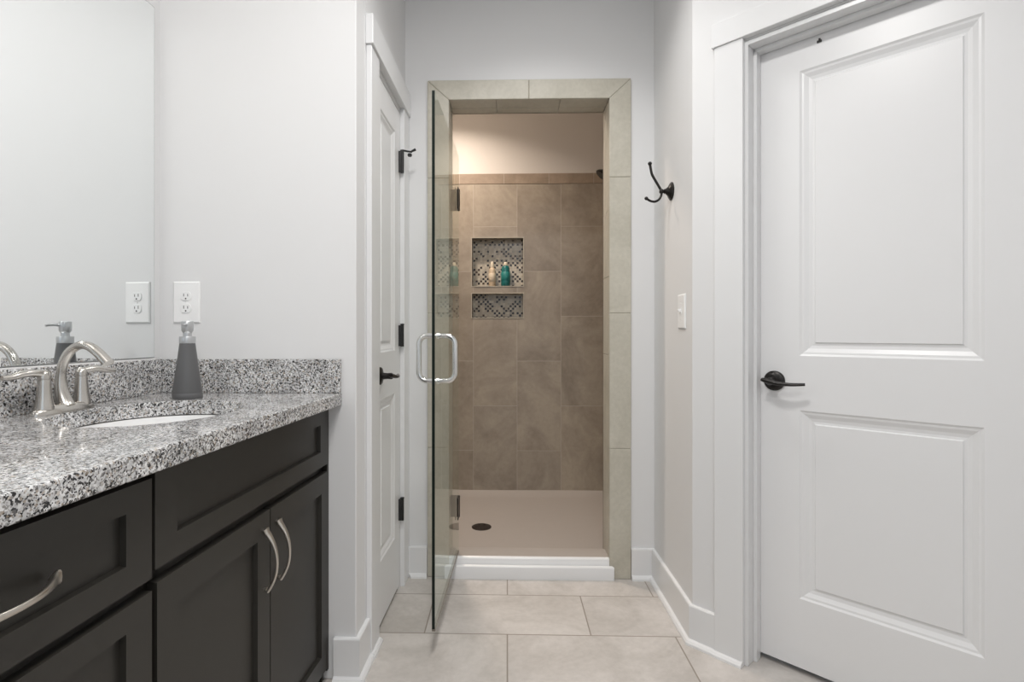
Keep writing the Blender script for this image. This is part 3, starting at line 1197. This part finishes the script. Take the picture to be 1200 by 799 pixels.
hole = [(SKA + SRA * cos(2 * pi * k / 72), -SKB + SRB * sin(2 * pi * k / 72)) for k in range(72)]
BC = 0.570
poly = [vl(-2.06, -0.019), vl(world_Y_to_a(1.699, -0.019), -0.019), vl(world_Y_to_a(1.699, BC), BC), vl(-2.06, BC)]
bm = holed_slab(poly, hole, CT0, CT1)
me = bpy.data.meshes.new('top_slab')
bm.to_mesh(me)
bm.free()
me.materials.append(M_GRANITE)
ts = bpy.data.objects.new('top_slab', me)
COL.objects.link(ts)
ts.parent = ct
bv = ts.modifiers.new('bevel', 'BEVEL')
bv.width = 0.0035
bv.segments = 3
bv.limit_method = 'ANGLE'
bv.angle_limit = radians(50)
m = MB()
m.box(-2.06, world_Y_to_a(1.6985, 0.0) - 0.001, 0.0, 0.019, CT1, 1.021)
m.build('backsplash', M_GRANITE, ct, bevel=0.002)
m = MB()
m.prism([vl(world_Y_to_a(1.682, 0.0005), 0.0005), vl(world_Y_to_a(1.6985, 0.0005), 0.0005), vl(world_Y_to_a(1.6985, BC - 0.002), BC - 0.002),
         vl(world_Y_to_a(1.682, BC - 0.002), BC - 0.002)], CT1, 1.021)
m.build('side_splash', M_GRANITE, ct, bevel=0.002)
m = MB()
m.box(-2.06, -0.012, 0.012, 0.019, 1.0212, 1.0245)
m.build('caulk_line', M_PLASTIC, ct)

# undermount sink
sk = empty('sink', VO + VU * SKA + Vector((VU.y, -VU.x, 0)) * SKB, VA)
sk.location.z = 0.0
tag(sk, 'white oval undermount basin set below the granite vanity top', 'sink')
m = MB()
rings = []
for r, z in ((1.06, 0.873), (1.06, 0.858), (1.03, 0.850), (0.98, 0.80), (0.80, 0.74), (0.50, 0.715), (0.12, 0.706)):
    rings.append([(SRA * r * cos(2 * pi * k / 56), SRB * r * sin(2 * pi * k / 56), z) for k in range(56)])
inner = []
for r, z in ((0.10, 0.716), (0.48, 0.725), (0.77, 0.75), (0.94, 0.805), (0.985, 0.85), (1.0, 0.8725), (1.06, 0.873)):
    inner.append([(SRA * r * cos(2 * pi * k / 56), SRB * r * sin(2 * pi * k / 56), z) for k in range(56)])
m.loft(rings + [], cap=True)
m.loft(inner, cap=True)
# (outer shell closed below; inner bowl open at the rim)
bowl = MB()
bowl.v, bowl.f, bowl.mi = [], [], []
allr = rings[::-1] + inner[::-1][1:]
bowl.loft(rings[::-1] + inner[::-1], cap=True)
bowl.build('bowl', M_CERAMIC, sk, smooth=True, angle=60)
m = MB()
m.lathe([(0, 0), (0.022, 0.0), (0.024, 0.003), (0.018, 0.005), (0, 0.004)], 24, (0, 0, 0.7165))
m.build('drain', M_NICKEL, sk, smooth=True)

# faucet
FB = 0.050
fo = VO + VU * (SKA - 0.018) + Vector((VU.y, -VU.x, 0)) * FB
fc = empty('faucet', (fo.x, fo.y, CT1), VA)
tag(fc, 'brushed nickel two-handle faucet with high arched spout behind the sink', 'faucet')
m = MB()
rings = []
for (rx, ry, z) in ((0.083, 0.025, 0.0), (0.083, 0.025, 0.006), (0.078, 0.022, 0.012), (0.062, 0.019, 0.019), (0.03, 0.012, 0.0215)):
    ring = []
    for k in range(48):
        a = 2 * pi * k / 48
        ca, sa = cos(a), sin(a)
        ring.append((rx * (abs(ca) ** 0.75) * (1 if ca > 0 else -1), ry * (abs(sa) ** 0.8) * (1 if sa > 0 else -1), z))
    rings.append(ring)
m.loft(rings)
m.build('base_plate', M_NICKEL, fc, smooth=True, angle=60)
for s in (-1, 1):
    m = MB()
    cx = 0.051 * s
    m.lathe([(0, 0.012), (0.0205, 0.012), (0.0195, 0.022), (0.0165, 0.034), (0.0148, 0.052), (0.0134, 0.070), (0.0128, 0.080), (0.0125, 0.0815), (0, 0.0815)],
            30, (cx, 0, 0))
    tw = m.build('handle_tower', M_NICKEL, fc, smooth=True, angle=50)
    m = MB()
    m.lathe([(0, 0.082), (0.0130, 0.082), (0.0134, 0.090), (0.0118, 0.098), (0.006, 0.1035), (0, 0.1045)], 26, (cx, 0, 0))
    # lever arm sweeping outwards and a little forwards
    pts, fl = [], []
    for k in range(11):
        t = k / 10
        r = 0.082 * t
        pts.append((cx + s * r, (0.018 if s < 0 else -0.020) * t, 0.094 + 0.006 * sin(pi * min(1, t * 1.3)) - 0.003 * t))
        fl.append((0.0100 + 0.004 * sin(pi * t) - 0.004 * t, 0.0088 - 0.0032 * t + 0.0012 * sin(pi * t)))
    m.tube(pts, 0.005, 14, flat=fl, up=(0, 0, 1))
    m.build('lever', M_NICKEL, tw, smooth=True, angle=50, weld=False)
m = MB()
ctrl = [(0.041 - 0.034, 0.012), (0.034 - 0.034, 0.030), (0.028 - 0.034, 0.055), (0.027 - 0.034, 0.083), (0.032 - 0.034, 0.113), (0.046 - 0.034, 0.140), (0.066 - 0.034, 0.156),
        (0.085 - 0.034, 0.161), (0.104 - 0.034, 0.156), (0.123 - 0.034, 0.143), (0.140 - 0.034, 0.127), (0.150 - 0.034, 0.117)]


def smoothpts(c, n=4):
    out = []
    for i in range(len(c) - 1):
        p0 = c[max(i - 1, 0)]; p1 = c[i]; p2 = c[i + 1]; p3 = c[min(i + 2, len(c) - 1)]
        for k in range(n):
            t = k / n
            out.append(tuple(0.5 * ((2 * b) + (-a + cc) * t + (2 * a - 5 * b + 4 * cc - d) * t * t + (-a + 3 * b - 3 * cc + d) * t ** 3)
                             for a, b, cc, d in zip(p0, p1, p2, p3)))
    out.append(c[-1])
    return out


sp = smoothpts(ctrl)
npt = len(sp)
pts = [(0, -b, z) for b, z in sp]
fl = []
for i in range(npt):
    t = i / (npt - 1)
    r = 0.0195 - 0.0090 * min(1, t / 0.30) + 0.0020 * max(0, (t - 0.5)) * 2
    fl.append((r * (1.0 + 0.22 * t), r * (1.0 - 0.14 * t)))
m.tube(pts, 0.01, 20, flat=fl, up=(0, 1, 0))
m.build('spout', M_NICKEL, fc, smooth=True, angle=60)

# soap dispenser
sd = empty('soap_dispenser', (-0.929, 1.538, CT1), radians(0))
sd.scale = (0.89, 0.89, 1.0)
tag(sd, 'grey frosted conical soap dispenser with silver pump by the side splash', 'soap dispenser')
m = MB()
m.lathe([(0, 0), (0.0435, 0), (0.0445, 0.002), (0.0445, 0.015), (0.0432, 0.017), (0.0432, 0.018), (0.0435, 0.020), (0.034, 0.082), (0.0232, 0.160), (0.0, 0.160)], 40)
m.build('bottle_body', M_SOAP, sd, smooth=True, angle=40)
m = MB()
m.lathe([(0, 0.160), (0.0238, 0.160), (0.0242, 0.162), (0.0242, 0.178), (0.0235, 0.1795), (0.0, 0.1795)], 36)
m.build('collar', M_SOAPCAP, sd, smooth=True, angle=40)
m = MB()
m.lathe([(0, 0.179), (0.0130, 0.179), (0.0125, 0.190), (0.0150, 0.193), (0.0178, 0.197), (0.0180, 0.2225), (0.0170, 0.224), (0, 0.224)], 32)
m.tube([(0.004, -0.012, 0.213), (0.010, -0.030, 0.214), (0.014, -0.045, 0.213), (0.017, -0.054, 0.211)], [0.005, 0.0042, 0.0036, 0.0032], 12)
m.build('pump_head', M_SOAPCAP, sd, smooth=True, angle=40, weld=False)

# mirror
mi = empty('mirror', VO, VA)
tag(mi, 'large frameless wall mirror above the vanity backsplash', 'mirror')
m = MB()
m.box(-2.04, -0.015, 0.0145, 0.0198, 1.0265, 2.131)
m.build('backing', M_MIRBACK, mi)
m = MB()
m.box(-2.038, -0.0165, 0.0140, 0.0146, 1.028, 2.1295)
m.build('glass', M_MIRROR, mi)

# electrical outlet on the vanity end wall
oc = empty('electrical_outlet', (-1.0275, 1.70, 1.202))
tag(oc, 'white duplex power outlet with cover plate on wall above the soap dispenser', 'outlet')
m = MB()
W2, H2 = 0.0435, 0.0665
m.loft([[(-W2, 0, -H2), (W2, 0, -H2), (W2, 0, H2), (-W2, 0, H2)],
        [(-W2, -0.003, -H2), (W2, -0.003, -H2), (W2, -0.003, H2), (-W2, -0.003, H2)],
        [(-W2 + .004, -0.006, -H2 + .004), (W2 - .004, -0.006, -H2 + .004), (W2 - .004, -0.006, H2 - .004), (-W2 + .004, -0.006, H2 - .004)]])
m.build('cover_plate', M_PLASTIC, oc, bevel=0.001)
for zc in (0.0195, -0.0195):
    m = MB()
    pl = []
    for k in range(32):
        a = 2 * pi * k / 32
        pl.append((0.0172 * cos(a), max(-0.0142, min(0.0142, 0.0172 * sin(a)))))
    m.extr(pl, lambda p, q, t: (p, t, q + zc), -0.0055, -0.0085)
    r = m.build('receptacle', M_PLASTIC, oc, bevel=0.0006)
    m = MB()
    m.box(-0.0075, -0.0055, -0.0088, -0.008, zc - 0.001, zc + 0.0085)
    m.box(0.0055, 0.0075, -0.0088, -0.008, zc - 0.001, zc + 0.007)
    m.lathe([(0, 0), (0.0026, 0), (0.0026, -0.0008), (0, -0.0008)], 12, (0, -0.008, zc - 0.008), 'Y')
    m.build('slots', M_SLOT, r, weld=False)
m = MB()
m.lathe([(0, 0), (0.003, 0), (0.0025, -0.0012), (0, -0.0015)], 12, (0, -0.006, 0.0), 'Y')
m.build('screw', M_PLASTIC, oc, smooth=True)

# light switch on the hall wall
sw = empty('light_switch', (0.66, 2.045, 1.185))
tag(sw, 'white toggle light switch on the short hall wall below the hook', 'light switch')
m = MB()
W2, H2 = 0.041, 0.0645
m.loft([[(0, -W2, -H2), (0, W2, -H2), (0, W2, H2), (0, -W2, H2)],
        [(-0.003, -W2, -H2), (-0.003, W2, -H2), (-0.003, W2, H2), (-0.003, -W2, H2)],
        [(-0.006, -W2 + .004, -H2 + .004), (-0.006, W2 - .004, -H2 + .004), (-0.006, W2 - .004, H2 - .004), (-0.006, -W2 + .004, H2 - .004)]])
m.build('cover_plate', M_PLASTIC, sw, bevel=0.001)
m = MB()
m.box(-0.0075, -0.0055, -0.006, 0.006, -0.013, 0.013)
m.extr([(-0.007, -0.004), (-0.018, 0.002), (-0.019, 0.009), (-0.007, 0.008)], lambda p, q, t: (p, t, q), -0.0042, 0.0042)
m.build('toggle', M_PLASTIC, sw, bevel=0.0008, weld=False)
for z in (-0.030, 0.030):
    m = MB()
    m.lathe([(0, 0), (0.003, 0), (0.0025, -0.0012), (0, -0.0015)], 12, (-0.006, 0, z), 'X')
    m.build('screw', M_PLASTIC, sw, smooth=True)

# robe hook
hk = empty('robe_hook', (0.66, 2.179, 1.673))
tag(hk, 'dark bronze double robe hook on the short hall wall right of the shower', 'hook')
m = MB()
m.lathe([(0, 0), (0.036, 0), (0.036, -0.004), (0.032, -0.007), (0.030, -0.007), (0.026, -0.011), (0.020, -0.013), (0.012, -0.022), (0.009, -0.026), (0, -0.026)],
        36, (0, 0, 0), 'X')
m.build('back_plate', M_BRONZE, hk, smooth=True, angle=30)
m = MB()
m.lathe([(0, -0.024), (0.008, -0.024), (0.0105, -0.028), (0.0065, -0.032), (0.0095, -0.037), (0.010, -0.042), (0.007, -0.048), (0.0, -0.049)], 20, (0, 0, 0), 'X')
m.build('stem', M_BRONZE, hk, smooth=True, angle=60)
m = MB()
up = smoothpts([(-0.041, 0.002), (-0.052, 0.022), (-0.066, 0.046), (-0.078, 0.068), (-0.083, 0.090), (-0.086, 0.108)])
m.tube([(x, 0, z) for x, z in up], 0.0052, 12, up=(0, 1, 0))
m.lathe([(0, -0.0085), (0.006, -0.006), (0.0085, 0), (0.006, 0.006), (0, 0.0085)], 14, (-0.0865, 0, 0.112))
m.build('upper_prong', M_BRONZE, hk, smooth=True, angle=60, weld=False)
m = MB()
dn = smoothpts([(-0.041, 0.0), (-0.041, -0.014), (-0.050, -0.032), (-0.067, -0.041), (-0.085, -0.038), (-0.098, -0.030)])
m.tube([(x, 0, z) for x, z in dn], 0.0048, 12, up=(0, 1, 0))
m.lathe([(0, -0.008), (0.0055, -0.0055), (0.008, 0), (0.0055, 0.0055), (0, 0.008)], 14, (-0.101, 0, -0.028))
m.build('lower_prong', M_BRONZE, hk, smooth=True, angle=60, weld=False)

# ------------------------------------------------------------------ light fixtures (above the frame)
vlt = empty('vanity_light', VO, VA)
tag(vlt, 'three-shade brushed nickel vanity light on the wall above the mirror', 'wall light')
m = MB()
m.box(-1.05, -0.45, 0.000, 0.0198, 2.33, 2.43)
m.build('back_bar', M_NICKEL, vlt, bevel=0.006)
for a in (-0.97, -0.75, -0.53):
    m = MB()
    m.tube([(a, 0.0, 2.38), (a, -0.06, 2.395), (a, -0.105, 2.36), (a, -0.11, 2.335)], 0.008, 10)
    ar = m.build('arm', M_NICKEL, vlt, smooth=True)
    m = MB()
    m.lathe([(0, 0), (0.03, 0.0), (0.045, -0.03), (0.055, -0.085), (0.06, -0.12), (0.0, -0.12)], 24, (a, -0.11, 2.335))
    m.build('shade', M_SHADE, ar, smooth=True)
for (x, y, z, lab) in ((-0.05, 0.75, CEIL, 'round recessed ceiling light above the vanity area'),
                       (0.16, 1.80, CEIL, 'added round ceiling fill light in the hall before the shower'),  # fixture ring for the added hall fill
                       (0.2, -0.9, CEIL, 'round recessed ceiling light near the rear window'),
                       (-0.42, 3.10, 2.69, 'small recessed ceiling light inside the shower')):
    big = z > 2.6
    r = 0.17 if big else 0.085
    m = MB()
    m.lathe([(r * 0.93, 0), (r, 0), (r, -0.004), (r * 0.93, -0.008)], 32, (0, 0, 0))
    o = m.build('recessed_light', M_PLASTIC, smooth=True)
    o.location = (x, y, z)
    tag(o, lab, 'ceiling light')
